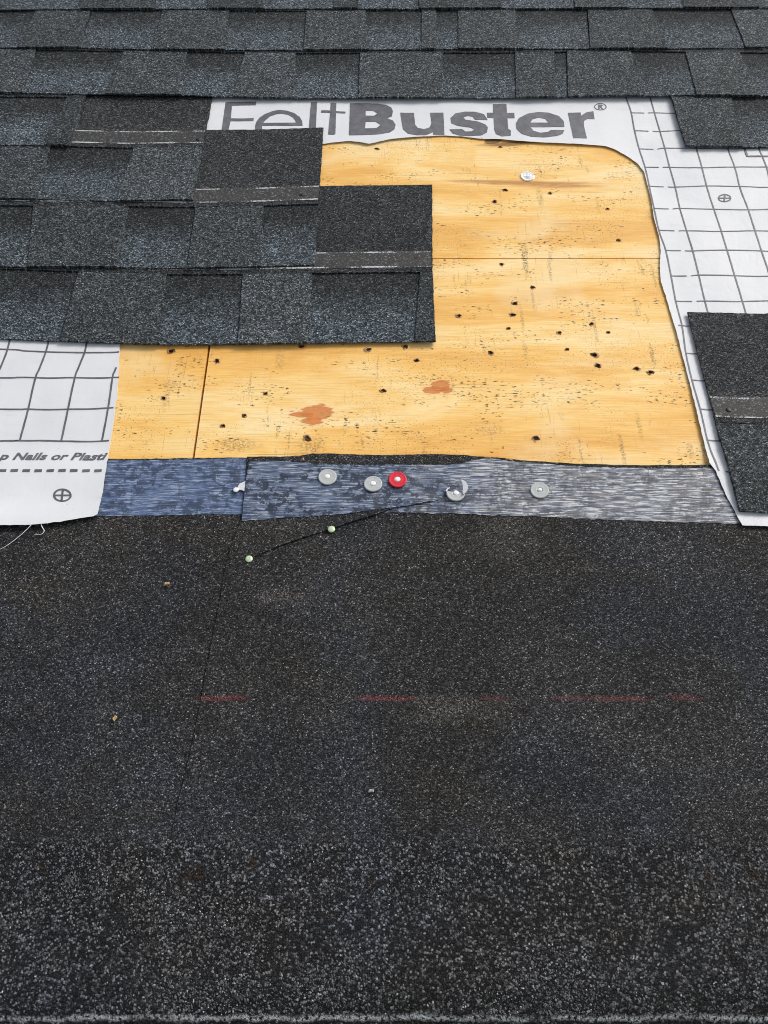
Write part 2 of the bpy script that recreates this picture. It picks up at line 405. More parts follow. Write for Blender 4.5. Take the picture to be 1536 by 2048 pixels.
EAVE_V = P(768, 2046)[1]
CHALK = [(402, 488, .95), (720, 822, 1.0), (965, 1005, .6), (1105, 1180, .5), (1180, 1290, .75), (1340, 1395, .7)]
def mat_roll():
    g = G('black_mineral_roll_roofing'); uv = g.uv(); xy = g.xyz(uv)
    c1, h1 = granules(g, uv, [(0, .012), (.33, .020), (.58, .034), (.80, .066), (.93, .12), (.985, .22), (1, .42)], .00135, .55)
    c2, h2 = granules(g, uv, [(0, .004), (.45, .009), (.70, .032), (.88, .12), (1, .30)], .0023, .42)
    low = g.m_('SUBTRACT', 1.0, g.step(g.add(xy[1], g.mul(g.m_('SUBTRACT', g.noise(uv, 60, 3), .5), .02)), P(768, 1702)[1], P(768, 1668)[1]))
    c = g.mix(g.add(.12, g.mul(low, .68)), c1, c2)
    b1 = g.noise(uv, 4.5, 4, .55); b2 = g.noise(g.map(uv, (1, 1.6, 1), (4, 9, 0)), 7, 3, .6)
    up = g.step(xy[1], P(768, 1300)[1], P(768, 1050)[1])
    c = g.mix(g.mul(g.step(b1, .42, .66), .6), c, g.mix(1.0, c, (.98, 1.08, 1.36), 'MULTIPLY'))
    c = g.mix(g.mul(g.add(g.mul(up, .6), g.step(b2, .55, .72)), .45), c, g.mix(1.0, c, (1.12, .99, .80), 'MULTIPLY'))
    c = g.mix(g.step(g.noise(uv, 7, 5, .6), .35, .70), g.mix(1.0, c, (.86, .86, .86), 'MULTIPLY'), g.mix(1.0, c, (1.16, 1.16, 1.16), 'MULTIPLY'))
    # dusty scuffs
    for (x, y, rx, ry, k) in [(555, 1195, .022, .008, .5), (585, 1200, .04, .012, .25), (890, 1412, .035, .011, .5), (860, 1440, .03, .006, .4), (950, 1420, .04, .012, .28),
                              (1010, 1055, .03, .012, .35), (990, 1090, .05, .02, .2), (1180, 1138, .012, .004, .5)]:
        mk = g.mul(g.ellipse(uv, P(x, y), rx, ry, 1.1, 90, .5), g.step(g.noise(uv, 420, 4, .7), .50, .62))
        c = g.mix(g.mul(mk, k), c, (.27, .24, .20))
    # red chalk line, mostly rubbed away
    y0 = P(600, 1399)[1]
    d = g.m_('ABSOLUTE', g.m_('SUBTRACT', g.add(xy[1], g.mul(g.m_('SUBTRACT', g.noise(uv, 25, 2), .5), .004)), y0))
    ln = g.m_('SUBTRACT', 1.0, g.step(d, .0010, .0042))
    seg = None
    for (x0, x1, k) in CHALK:
        a, b = P(x0, 1399)[0], P(x1, 1399)[0]
        q = g.mul(g.mul(g.step(xy[0], a - .012, a + .012), g.m_('SUBTRACT', 1.0, g.step(xy[0], b - .015, b + .015))), k)
        seg = q if seg is None else g.m_('MAXIMUM', seg, q)
    seg = g.m_('MAXIMUM', seg, .02)
    c = g.mix(g.mul(g.mul(ln, seg), g.mul(.72, g.step(g.noise(uv, 520, 3), .38, .60))), c, (.28, .06, .065))
    # rusty dimples where old nails were driven
    for (x, y, r) in [(88, 1732, .006), (390, 1748, .009), (505, 1728, .006), (1415, 1750, .006), (1503, 1750, .007), (738, 1760, .005), (943, 1443, .004), (1046, 1425, .005), (1282, 1438, .004), (1430, 1440, .003), (970, 1168, .004)]:
        mk = g.ellipse(uv, P(x, y), r, r * .8, .45, 160, .45)
        c = g.mix(g.mul(mk, .8), c, g.mix(g.step(g.noise(uv, 330, 2), .48, .6), (.007, .006, .005), (.055, .034, .018)))
    # pale worn crease where the sheet turns over the eave
    e = g.add(xy[1], g.mul(g.m_('SUBTRACT', g.noise(uv, 45, 4), .5), .007))
    ed = g.m_('ABSOLUTE', g.m_('SUBTRACT', e, EAVE_V + .0038))
    em = g.mul(g.m_('SUBTRACT', 1.0, g.step(ed, .0003, .0036)), g.mul(g.step(g.noise(uv, 330, 3, .6), .36, .56), g.step(g.noise(g.map(uv, (1, .3, 1)), 17, 3, .6), .22, .55)))
    c = g.mix(g.mul(em, .8), c, (.60, .62, .63))
    n = g.bump(g.add(h1, h2), 1.0, .0009)
    return g.out(c, .8, n, .18)
M_ROLL = mat_roll()
M_GRAIN = plain('grey_ceramic_granule', (.085, .088, .094), .7, var=.6, scale=400)
M_GRAIN_L = plain('pale_ceramic_granule', (.32, .33, .34), .55, var=.35, scale=400)

def mat_film(name, L, Rr=None):
    """weathered selvedge: streaks along the sheet, dark mottling; Rr is the more bleached look it turns into towards the right"""
    g = G(name); uv = g.uv(); u = g.xyz(uv)[0]
    a = g.noise(g.map(uv, (22, 430, 1)), 1, 4, .72); b = g.noise(g.map(uv, (36, 560, 1), (3, 3, 0)), 1, 4, .7)
    m = g.noise(g.map(uv, (75, 95, 1), (7, 1, 0)), 1, 5, .72); mm = g.noise(g.map(uv, (14, 22, 1), (2, 1, 0)), 1, 3, .6)
    def look(dark, mid, light, mott, streak, thr, brown):
        c = g.mix(g.step(a, .44, .56), dark, mid)
        c = g.mix(g.mul(g.step(b, thr, thr + .06), streak), c, light)
        c = g.mix(g.mul(g.mul(g.step(m, .47, .54), g.step(mm, .36, .52)), mott), c, tuple(x * .42 for x in dark))
        if brown:
            bn = g.noise(g.map(uv, (14, 180, 1), (2, 5, 0)), 1, 4, .6)
            c = g.mix(g.mul(g.step(bn, .57, .66), brown), c, (.22, .18, .14))
        return c
    c = look(*L)
    if Rr:
        f = g.step(g.add(u, g.mul(g.m_('SUBTRACT', g.noise(uv, 16, 4, .6), .5), .30)), P(770, 985)[0], P(1040, 985)[0])
        c = g.mix(f, c, look(*Rr))
    # small tears and creases across the strip
    tr = g.noise(g.map(uv, (60, 10, 1), (5, 5, 0)), 1, 3, .6)
    c = g.mix(g.mul(g.step(tr, .70, .74), .5), c, (.04, .045, .06))
    cr = g.noise(g.map(uv, (4, 55, 1), (1, 9, 0)), 1, 3, .6)
    n = g.bump(g.add(g.add(a, b), g.mul(cr, 2.5)), .55, .0008)
    return g.out(c, .5, n, .4)
NAVY = ((.032, .052, .105), (.11, .15, .235), (.42, .47, .54), .95, .72, .53, 0.0)
M_FILM_L = mat_film('blue_grey_selvedge_film', ((.050, .078, .155), (.105, .155, .275), (.33, .40, .53), .75, .75, .53, 0.0))
M_FILM_M = mat_film('mottled_navy_selvedge_film', NAVY, ((.055, .066, .10), (.175, .195, .235), (.64, .66, .67), .6, .85, .515, .5))
M_FILM_R = M_FILM_M
M_CAP = plain('pale_grey_plastic', (.44, .46, .45), .42, var=.06, scale=120)
M_CAP_RED = plain('red_plastic', (.62, .012, .03), .38, var=.12, scale=200)
M_CAP_WHITE = plain('white_plastic', (.68, .69, .70), .4, var=.05)
M_ZINC = plain('galvanised_nail_head', (.80, .81, .81), .45, .0, var=.12, scale=600)
M_ZINC_G = plain('greenish_galvanised_nail_head', (.52, .66, .42), .42, .15, var=.22, scale=900)
def mat_clear():
    g = G('clear_plastic'); 
    return g.out((.80, .83, .86), .22, None, .5, **{'Transmission Weight': .75, 'IOR': 1.3})
M_CLEAR = mat_clear()
M_THREAD = plain('white_fibre', (.72, .72, .73), .6)
M_DARK_METAL = plain('black_painted_metal', (.012, .012, .013), .5, .3)
M_FASCIA = plain('white_fascia_paint', (.7, .7, .69), .6)
M_TIMBER = plain('bare_timber', (.34, .22, .12), .8, var=.25, scale=40)
def mat_ground():
    g = G('lawn'); o = g.obj(); n = g.noise(o, 3, 6, .6)
    return g.out(g.mix(g.step(n, .3, .7), (.035, .07, .018), (.08, .11, .035)), .9)

# ------------------------------------------------------------------ setting below the roof
def box(name, x0, x1, y0, y1, z0, z1, mat, matrix=ROOF):
    vs = [(x, y, z) for x in (x0, x1) for y in (y0, y1) for z in (z0, z1)]
    fs = [(0, 1, 3, 2), (4, 6, 7, 5), (0, 4, 5, 1), (2, 3, 7, 6), (0, 2, 6, 4), (1, 5, 7, 3)]
    return link_mesh(name, vs, fs, None, mat, None, 0, matrix)
gm = mat_ground()
tag(box('ground', -200, 200, -200, 200, -.2, 0, gm, Matrix.Identity(4)), kind='structure')
UMIN, UMAX, VMAX = -1.75, 1.75, 2.75
tag(box('rafter_deck', UMIN + .02, UMAX - .02, EAVE_V + .03, VMAX - .02, -.16, -.0135, M_TIMBER), kind='structure')
tag(box('fascia', UMIN + .01, UMAX - .01, EAVE_V + .004, EAVE_V + .026, -.20, -.016, M_FASCIA), kind='structure')

# ------------------------------------------------------------------ plywood deck
HOLES = [(342, 703, 9), (434, 723, 7), (398, 748, 6), (413, 829, 7), (489, 831, 5), (446, 852, 5), (603, 693, 8), (737, 700, 7), (810, 693, 7), (834, 721, 6),
         (532, 787, 4), (766, 781, 6), (614, 876, 9), (1070, 877, 8), (982, 706, 7), (1030, 607, 7), (1025, 630, 6), (1017, 657, 4), (918, 632, 6), (1066, 575, 5),
         (1119, 666, 5), (1183, 648, 5), (1217, 665, 4), (1134, 699, 4), (1189, 710, 9), (1196, 731, 7), (1273, 738, 6), (1300, 745, 7), (1237, 481, 5), (1215, 418, 4),
         (1158, 509, 5), (1003, 529, 5), (1009, 380, 6), (989, 403, 6), (1101, 387, 4), (755, 298, 5), (327, 797, 6), (1418, 822, 4), (386, 909, 4), (1001, 294, 4)]
JU = P(406, 780)[0]                # vertical joint
JV = P(1100, 517)[1]               # horizontal joint
ply_out = [
    ([(UMIN, JV + .0010), (UMAX, JV + .0010), (UMAX, VMAX), (UMIN, VMAX)], 'broad golden plywood sheet in the upper half of the bared patch, above the hairline joint', (1.0, 1.0, 1.0, 1)),
    ([(JU + .0016, EAVE_V + .012), (UMAX, EAVE_V + .012), (UMAX, JV - .0010), (JU + .0016, JV - .0010)], 'golden plywood sheet with two red knots, below the hairline joint', (1.0, .99, .97, 1)),
    ([(UMIN, EAVE_V + .012), (JU - .0016, EAVE_V + .012), (JU - .0016, JV - .0010), (UMIN, JV - .0010)], 'orange plywood sheet left of the open vertical joint, beside the torn felt', (.98, .94, .84, 1)),
]
for poly, lab, colr in ply_out:
    us = [p[0] for p in poly]; vs_ = [p[1] for p in poly]
    mine = []
    for (x, y, s) in HOLES:
        u, v = P(x, y)
        if min(us) + .01 < u < max(us) - .01 and min(vs_) + .01 < v < max(vs_) - .01: mine.append((u, v, s))
    loops = []
    for (u, v, s) in mine:
        r = s * .00031 + .0006
        a0 = random.random() * 6; k = 10
        loops.append([(u + r * 1.15 * math.cos(a0 + 2 * math.pi * i / k) * random.uniform(.75, 1.2), v + r * .95 * math.sin(a0 + 2 * math.pi * i / k) * random.uniform(.75, 1.2)) for i in range(k)])
    org = (sum(us) / 4, min(vs_))
    sag = (lambda u, v: 0.0)
    p = sheet('plywood_sheet', poly, sag, .012, M_PLY, None, org, loops, step=.05, grid=.12)
    p.color = colr
    tag(p, lab, 'plywood', 'plywood sheets of the roof deck')
    for (u, v, s), lp in zip(mine, loops):
        verts = []; faces = []; k = len(lp); dk = random.choice((.3, .6, 1.0, 1.3))
        for zi, (sc, z) in enumerate([(1.55, .00015), (1.2, .0006), (.985, .0003), (.9, -.0016 * dk), (.55, -.0034 * dk)]):
            for i, (a, b) in enumerate(lp):
                kk = sc * (1 + (random.uniform(-.2, .45) if zi == 0 else random.uniform(-.04, .05) if zi == 1 else 0))
                verts.append((u + (a - u) * kk - org[0], v + (b - v) * kk - org[1], z + (random.uniform(-.0003, .0010) if zi == 1 else 0)))
        for zi in range(4):
            for i in range(k):
                faces.append([zi * k + i, zi * k + (i + 1) % k, (zi + 1) * k + (i + 1) % k, (zi + 1) * k + i])
        faces.append([4 * k + i for i in range(k)])
        uvs = [(x + org[0], y + org[1]) for x, y, z in verts]
        h = link_mesh('nail_hole', verts, faces, uvs, M_SPLINTER, p)
        h.data.materials.append(M_HOLE)
        for i, f in enumerate(h.data.polygons):
            f.material_index = 1 if i >= 2 * k or (i % k) < 3 else 0

# ------------------------------------------------------------------ roll roofing over the eave
ROLL_T = .0024
seam_px = [(495, 917), (492, 960), (484, 1040), (468, 1080), (454, 1125), (442, 1200), (428, 1270), (414, 1340), (400, 1420), (384, 1500), (364, 1580), (342, 1680), (322, 1780), (300, 1880), (275, 2000), (266, 2034)]
top_px = [(-320, 927), (0, 924), (215, 920), (350, 919), (495, 916)]
top_px2 = [(495, 916), (560, 917), (600, 915), (625, 911), (660, 911), (760, 914), (870, 912), (930, 914), (965, 917), (1000, 919), (1050, 925), (1150, 931), (1250, 934), (1420, 933), (1560, 933), (1900, 933)]
seam = PL(seam_px)
def roll_top(base):
    def f(u, v):
        h = base + .0006 * nz(u, v, 6, 3.1) + .0003 * nz(u, v, 25, 1.2)
        d = EAVE_V + .004 - v
        if d > 0: h -= .5 * d + 120 * d * d          # rolls over the drip edge
        return max(h, -.011)
    return f
def lap_top(u, v): return roll_top(ROLL_T + .0005 + .0015 * smooth(P(768, 1730)[1], P(768, 1600)[1], v))(u, v)
def with_eave(l, r): return [(l, EAVE_V - .006), (r, EAVE_V - .006)]
sv = seam[:]
sv[-1] = (sv[-1][0], EAVE_V - .006)
left = [(UMIN, PL(top_px)[0][1])] + PL(top_px)[1:-1] + [(u + .005, v) for u, v in sv] + [(UMIN, EAVE_V - .006)]
org = (-.5, EAVE_V)
roll_l = sheet('roll_roofing', left, roll_top(ROLL_T + .0002), ROLL_T, M_ROLL, None, org, step=.006, jit=.0004, grid=.03)
tag(roll_l, 'black granulated roofing sheet left of the slanting seam, with a smooth blue-grey top strip', 'roofing sheet', 'black granulated eave sheets')
right = [(u, v) for u, v in sv][::-1] + PL(top_px2)[1:-1] + [(UMAX, PL(top_px2)[-1][1]), (UMAX, EAVE_V - .006)]
org2 = (.4, EAVE_V)
roll_r = sheet('roll_roofing', right, lap_top, .0016, M_ROLL, None, org2, step=.006, jit=.0004, grid=.03)
tag(roll_r, 'black granulated roofing sheet right of the slanting seam, slit near two nails and chalk-marked red', 'roofing sheet', 'black granulated eave sheets')
# selvedge films
TL, TR = roll_top(ROLL_T + .0002), lap_top
wav = lambda u, v: .0004 * nz(u, v, 40, 8.0) + .0002 * nz(u, v * 4, 90, 5.0)
fl = PL([(-320, 930), (60, 926), (215, 923), (350, 922), (400, 921), (495, 919), (493, 960), (485, 1031), (420, 1031), (330, 1033), (203, 1034), (60, 1036), (-320, 1040)])
f_ = sheet('selvedge_film', fl, lambda u, v: TL(u, v) + .0006 + wav(u, v), .0008, M_FILM_L, roll_l, org, step=.004, jit=.0005, grid=.015)
f_['label'] = 'smooth blue-grey strip with fine scratches'
fr = PL([(700, 940), (917, 933), (946, 924), (977, 920), (1034, 928), (1138, 936), (1200, 939), (1320, 941), (1425, 940), (1560, 940), (1900, 940), (1900, 1052), (1475, 1051), (1340, 1047), (1200, 1043), (1100, 1038), (900, 1031), (800, 1029), (735, 1027)])
f_ = sheet('selvedge_film', fr, lambda u, v: TR(u, v) + .0006 + wav(u, v), .0008, M_FILM_R, roll_r, org2, step=.004, jit=.0007, grid=.015)
f_['label'] = 'bleached grey strip with pale streaks'
slit_px = [(935, 934), (927, 946), (914, 962), (893, 975), (886, 986), (875, 998), (847, 1005), (800, 1013), (778, 1021), (740, 1034), (700, 1046), (663, 1059), (640, 1066), (600, 1079), (560, 1093), (530, 1105), (506, 1116)]
slit = PL(slit_px, .004)
def dist_poly(u, v, pl):
    best = 9
    p = Vector((u, v))
    for i in range(len(pl) - 1):
        a, b = Vector(pl[i]), Vector(pl[i + 1]); ab = b - a
        t = max(0, min(1, (p - a).dot(ab) / ab.length_squared)); d = (p - a - ab * t).length
        if d < best: best = d
    return best
def flap_top(u, v):
    d = dist_poly(u, v, slit)
    bot = smooth(P(500, 1130)[1], P(500, 1108)[1], v); far = 1 - .85 * smooth(P(830, 985)[0], P(890, 985)[0], u)
    return TR(u, v) + (.0002 + .0007 * far) * bot + .00015 + far * .0010 * math.exp(-d / .012) * bot + far * .0006 * smooth(-.15, -.1, u) * bot * math.exp(-d / .03)
fp = PL([(498, 921), (600, 920), (700, 925), (800, 925), (935, 932)], .003) + slit + PL([(497, 1120), (474, 1121), (457, 1116), (460, 1100), (470, 1078), (483, 1042), (491, 960)], .003)
flap = sheet('torn_flap', fp, flap_top, .0009, M_ROLL, roll_r, org2, step=.004, jit=.0003, grid=.012)
flap['label'] = 'cut flap with a mottled navy strip'
ff = PL([(499, 924), (538, 923), (582, 925), (624, 928), (686, 931), (765, 931), (800, 931), (880, 931), (938, 934), (930, 948), (917, 964), (896, 978), (890, 989), (878, 1000), (849, 1007), (801, 1015), (733, 1024), (686, 1030), (621, 1034), (556, 1038), (484, 1043), (488, 1000), (492, 962)], .0042)
f_ = sheet('selvedge_film', ff, lambda u, v: flap_top(u, v) + .0006 + wav(u, v), .0008, M_FILM_M, roll_r, org2, step=.004, jit=.0005, grid=.012)
f_['label'] = 'mottled navy strip with dark blotches'

# granules worn loose and lying thickest near the eave
def grain_cloud(name, n, size, mat, ylo, yhi, label):
    verts = []; faces = []
    o8 = [(1, 0, 0), (-1, 0, 0), (0, 1, 0), (0, -1, 0), (0, 0, 1), (0, 0, -1)]
    f8 = [(0, 2, 4), (2, 1, 4), (1, 3, 4), (3, 0, 4), (2, 0, 5), (1, 2, 5), (3, 1, 5), (0, 3, 5)]
    k = 0
    while k < n:
        x, y = random.uniform(-250, 1790), random.uniform(ylo, yhi)
        soft = smooth(ylo, ylo + 40, y)
        if random.random() > soft * (.55 + 1.0 * nz(x, y, .009, 4.4)): continue
        u, v = P(x, y, .004)
        if v < EAVE_V + .004: continue
        h = TR(u, v) if u > np.interp(-y, [-s[1] for s in seam_px[::-1]], [P(*s)[0] for s in seam_px[::-1]]) else TL(u, v)
        r = size * random.uniform(.55, 1.35); a = random.uniform(0, 6.28); b = len(verts)
        sx, sy, sz = r * random.uniform(.8, 1.25), r * random.uniform(.7, 1.1), r * random.uniform(.4, .7)
        for (p, q, w) in o8:
            p, q, w = p * sx * random.uniform(.7, 1.2), q * sy * random.uniform(.7, 1.2), w * sz
            p += random.uniform(-.3, .3) * r; q += random.uniform(-.3, .3) * r
            verts.append((u + p * math.cos(a) - q * math.sin(a), v + p * math.sin(a) + q * math.cos(a), h + w + sz * .3))
        faces += [tuple(b + i for i in f) for f in f8]; k += 1
    o = link_mesh(name, verts, faces, [(x, y) for x, y, z in verts], mat, None, 0, ROOF)
    return tag(o, label, 'granules', None, 'stuff')
grain_cloud('loose_granules', 9000, .00098, M_GRAIN, 1665, 2030, 'dark grey loose granules scattered along the eave')
grain_cloud('loose_granules', 700, .0009, M_GRAIN_L, 1665, 2030, 'pale loose granules scattered along the eave')

# ------------------------------------------------------------------ white synthetic underlayment
ROLL_V = P(768, 922)[1]
cut_r = PL([(380, 297), (640, 287), (672, 283), (700, 281), (722, 284), (738, 287), (760, 282), (785, 277), (840, 272), (890, 269), (925, 271), (960, 276), (1000, 277), (1040, 281), (1080, 284), (1150, 287), (1212, 291), (1232, 298), (1255, 311), (1275, 325), (1288, 342), (1296, 370), (1303, 400), (1309, 440), (1318, 470), (1322, 500), (1320, 530), (1322, 562), (1332, 590), (1344, 632), (1358, 680), (1380, 765), (1400, 850), (1418, 928), (1430, 945), (1437, 961), (1450, 990), (1466, 1022), (1477, 1045)], .004)
bot_r = PL([(1484, 1052), (1510, 1053), (1540, 1055), (1640, 1054), (1900, 1056)], .006)
cut_l = PL([(240, 660), (240, 690), (238, 730), (236, 770), (234, 796), (231, 806), (229, 830), (223, 870), (217, 910), (212, 950), (207, 985), (203, 1006)], .003) + PL([(194, 1028), (186, 1032), (170, 1034), (150, 1038), (120, 1043), (95, 1046), (60, 1049), (0, 1052), (-320, 1058)], .009)
def felt_top(edge, base_lift, bottom_lift, seed):
    pts = edge
    def f(u, v):
        h = .0011 + .0032 * smooth(ROLL_V + .02, ROLL_V - .012, v)
        d = dist_poly(u, v, pts)
        h += base_lift * math.exp(-d / .014) * (.75 + .5 * nz(u, v, 9, seed))
        h += bottom_lift * smooth(P(768, 1000)[1], P(768, 1045)[1], v) * (.7 + .6 * nz(u, v, 12, seed + 2))
        wv = .0013 * (nz(u, v, 9, seed) + .6 * nz(u * 1.6, v, 22, seed + 5)) 
        h += wv * (1 - .5 * math.exp(-d / .01)) + .0009
        return max(h, .0008 if v > ROLL_V else .0042)
    return f
ft_r = felt_top(cut_r, .0015, .003, 2.0)
ft_l = felt_top(cut_l, .0010, .0055, 6.0)
fo_r = (.45, bot_r[0][1]); fo_l = (-.5, cut_l[-3][1])
outer_r = [(P(380, 297)[0], P(768, 120)[1]), (UMAX, P(768, 120)[1]), (UMAX, bot_r[-1][1])] + bot_r[::-1][1:] + cut_r[::-1]
felt_r = sheet('underlayment_sheet', outer_r, ft_r, .0005, M_FELT, None, fo_r, step=.005, jit=.0004, grid=.014)
tag(felt_r, 'white printed underlayment framing the bare wood at top and right, its inner edge cut ragged', 'underlayment')
outer_l = [(UMIN, P(768, 640)[1]), (P(240, 660)[0], P(768, 640)[1])] + cut_l[1:-1] + [(UMIN, cut_l[-1][1])]
felt_l = sheet('underlayment_sheet', outer_l, ft_l, .0005, M_FELT, None, fo_l, step=.006, jit=.0005, grid=.014)
tag(felt_l, 'white gridded underlayment at the left edge, its frayed lower corner lifting off the black sheet', 'underlayment')

def stroke(polylines, width, h, org):
    """flat ink lines that follow the sheet: list of (u, v) polylines"""
    verts = []; faces = []; uvs = []
    for pl in polylines:
        q = []
        for i in range(len(pl) - 1):
            a, b = Vector(pl[i]), Vector(pl[i + 1]); k = max(1, int((b - a).length / .006))
            q += [a.lerp(b, m / k) for m in range(k)]
        q.append(Vector(pl[-1])); b0 = len(verts)
        for i, p in enumerate(q):
            d = (q[min(i + 1, len(q) - 1)] - q[max(i - 1, 0)]).normalized(); nrm = Vector((-d.y, d.x))
            for s in (-1, 1):
                c = p + nrm * s * width / 2 * random.uniform(.86, 1.1)
                verts.append((c.x - org[0], c.y - org[1], h(c.x, c.y) + .00045)); uvs.append((c.x, c.y))
        for i in range(len(q) - 1):
            faces.append([b0 + 2 * i, b0 + 2 * i + 2, b0 + 2 * i + 3, b0 + 2 * i + 1])
    return verts, faces, uvs
def ink(name, polylines, width, h, org, parent):
    for pl in polylines[1:]: ink(name, [pl], width, h, org, parent)
    polylines = polylines[:1]
    v, f, uv = stroke(polylines, width, h, org)
    v += [(x, y, z - .0003) for x, y, z in v]; n = len(uv); uv = uv + uv          # a skin of ink with a little body
    f2 = [[i + n for i in q[::-1]] for q in f]
    return link_mesh(name, v, f + f2, uv, M_INK, parent, len(f))
# right-hand grid: verticals as they wander down the sheet
W_F = .003
colA = zoom([(955, 330), (968, 385), (990, 448), (1003, 520), (1022, 593), (1043, 663)], 2, 768, 0) + zoom([(962, 52), (985, 162), (1010, 272), (1042, 362), (1068, 483)], 2.415, 900, 350) + zoom([(1053, 5), (1085, 133), (1105, 277), (1138, 423), (1180, 577), (1218, 740), (1272, 905)], 2.62, 950, 600)
colB = zoom([(1050, 330), (1065, 385), (1083, 448), (1105, 521), (1125, 593), (1143, 668)], 2, 768, 0) + zoom([(1088, 55), (1112, 165), (1143, 268), (1172, 362), (1203, 486), (1232, 608), (1262, 720), (1300, 860), (1345, 1030), (1390, 1200)], 2.415, 900, 350)
colC = zoom([(1195, 400), (1220, 500), (1250, 590), (1272, 669)], 2, 768, 0) + zoom([(1242, 60), (1275, 160), (1310, 266), (1340, 364), (1376, 488), (1412, 605), (1440, 700), (1480, 840)], 2.415, 900, 350)
colD = zoom([(1310, 400), (1345, 500), (1375, 590), (1405, 670)], 2, 768, 0) + zoom([(1402, 62), (1440, 160), (1475, 265), (1508, 368), (1540, 470), (1585, 620), (1630, 780)], 2.415, 900, 350)
cols = [spline(PL(c, W_F), 4) for c in (colA, colB, colC, colD)]
CELL = .0508
for k in range(1, 8):                      # the print goes on beyond the frame
    cols.append([(u + CELL * k + .002 * math.sin(k * 3 + v * 20), v) for u, v in cols[3]])
rows_y = [224, 260, 296, 334, 372.5, 417.5, 461, 500.5, 551, 601.5]
rowlines = []
def x_on(cpx, y):
    for a, b in zip(cpx, cpx[1:]):
        if a[1] <= y <= b[1]: return a[0] + (b[0] - a[0]) * (y - a[1]) / (b[1] - a[1])
    return cpx[-1][0]
for i, y in enumerate(rows_y):
    xa, xb = x_on(colA, y), x_on(colB, y)
    w = lambda k: 1.3 * math.sin(i * 2.1 + k * 1.9)
    g0 = xa + .56 * (xb - xa); g1 = xa + .72 * (xb - xa)
    rowlines.append(PL([(xa, y), (g0, y + .5)], W_F))
    rowlines.append(spline(PL([(g1, y + .5)] + [(x_, y + w(k)) for k, x_ in enumerate((xb, xb + 60, xb + 125, xb + 190, xb + 260, 1900))], W_F), 3))
for y, x0, x1 in [(651.5, 1357, 1386), (707, 1372, 1400), (761, 1384, 1415), (820, 1400, 1430), (882, 1415, 1442), (947, 1449, 1462)]:
    rowlines.append(PL([(x0, y - 1), ((x0 + x1) / 2, y), (x1 + 30, y + 2)], W_F))
ink('printed_line', cols, .0023, ft_r, fo_r, felt_r)
ink('printed_line', rowlines, .0018, lambda u, v: ft_r(u, v) + .00012, fo_r, felt_r)
ink('printed_box', [PL([(1487, 290), (1495, 312), (1600, 313)], W_F)], .0034, lambda u, v: ft_r(u, v) + .0003, fo_r, felt_r)
# left-hand grid
def LZ(p): return PL(zoom(p, 3.072, 0, 660), .002)
lc = [spline(LZ(p), 4) for p in ([(-130, -60), (-170, 130), (-240, 292), (-292, 484), (-350, 680)], [(75, -10), (45, 122), (0, 240), (-25, 292), (-75, 484), (-130, 680)], [(310, 0), (297, 70), (282, 133), (240, 240), (218, 292), (172, 484), (122, 678)],
                               [(550, 0), (533, 75), (520, 140), (478, 240), (460, 293), (418, 487), (375, 680)], [(716, 234), (704, 262), (692, 296), (665, 483), (626, 680)])]
for k in range(1, 9): lc.append([(u - CELL * k, v) for u, v in lc[0]])
lr = [spline(LZ(p), 4) for p in ([(-900, 112), (0, 118), (150, 128), (282, 134), (430, 138), (520, 140), (640, 141), (733, 139)], [(-900, 292), (0, 294), (100, 291), (218, 292), (330, 296), (460, 293), (580, 297), (734, 294)],
                               [(-900, 482), (0, 485), (120, 486), (172, 484), (300, 488), (418, 487), (560, 486), (698, 479)], [(-900, 682), (0, 682), (120, 679), (375, 681), (500, 684), (670, 681)])]
ink('printed_line', lc, .0026, ft_l, fo_l, felt_l)
ink('printed_line', lr, .0022, lambda u, v: ft_l(u, v) + .00012, fo_l, felt_l)
ink('printed_dash', [LZ([(a, 873), (a + 45, 872)]) for a in (-74, 0, 72, 145, 218, 292, 365, 437, 511, 585)] + [LZ([(-74 * k, 873), (-74 * k + 45, 873)]) for k in range(2, 10)], .0042, ft_l, fo_l, felt_l)
def ring(cx, cy, rx, ry, wpx): return [(cx + rx * math.cos(2 * math.pi * i / 36), cy + ry * math.sin(2 * math.pi * i / 36)) for i in range(37)]
def target(cx, cy, rx, ry, h, org, par, w):
    r = ink('printed_target', [PL(ring(cx, cy, rx, ry, 0), W_F)], w, h, org, par)
    ink('printed_target', [PL([(cx - rx, cy), (cx + rx, cy)], W_F), ], w * .8, lambda u, v: h(u, v) + .00012, org, par)
    ink('printed_target', [PL([(cx + ry * .12, cy - ry), (cx - ry * .12, cy + ry)], W_F)], w, lambda u, v: h(u, v) + .00024, org, par)
target(126, 992.7, 16.5, 11.8, ft_l, fo_l, felt_l, .0026)
target(1449.5, 395.5, 12, 7, ft_r, fo_r, felt_r, .0024)

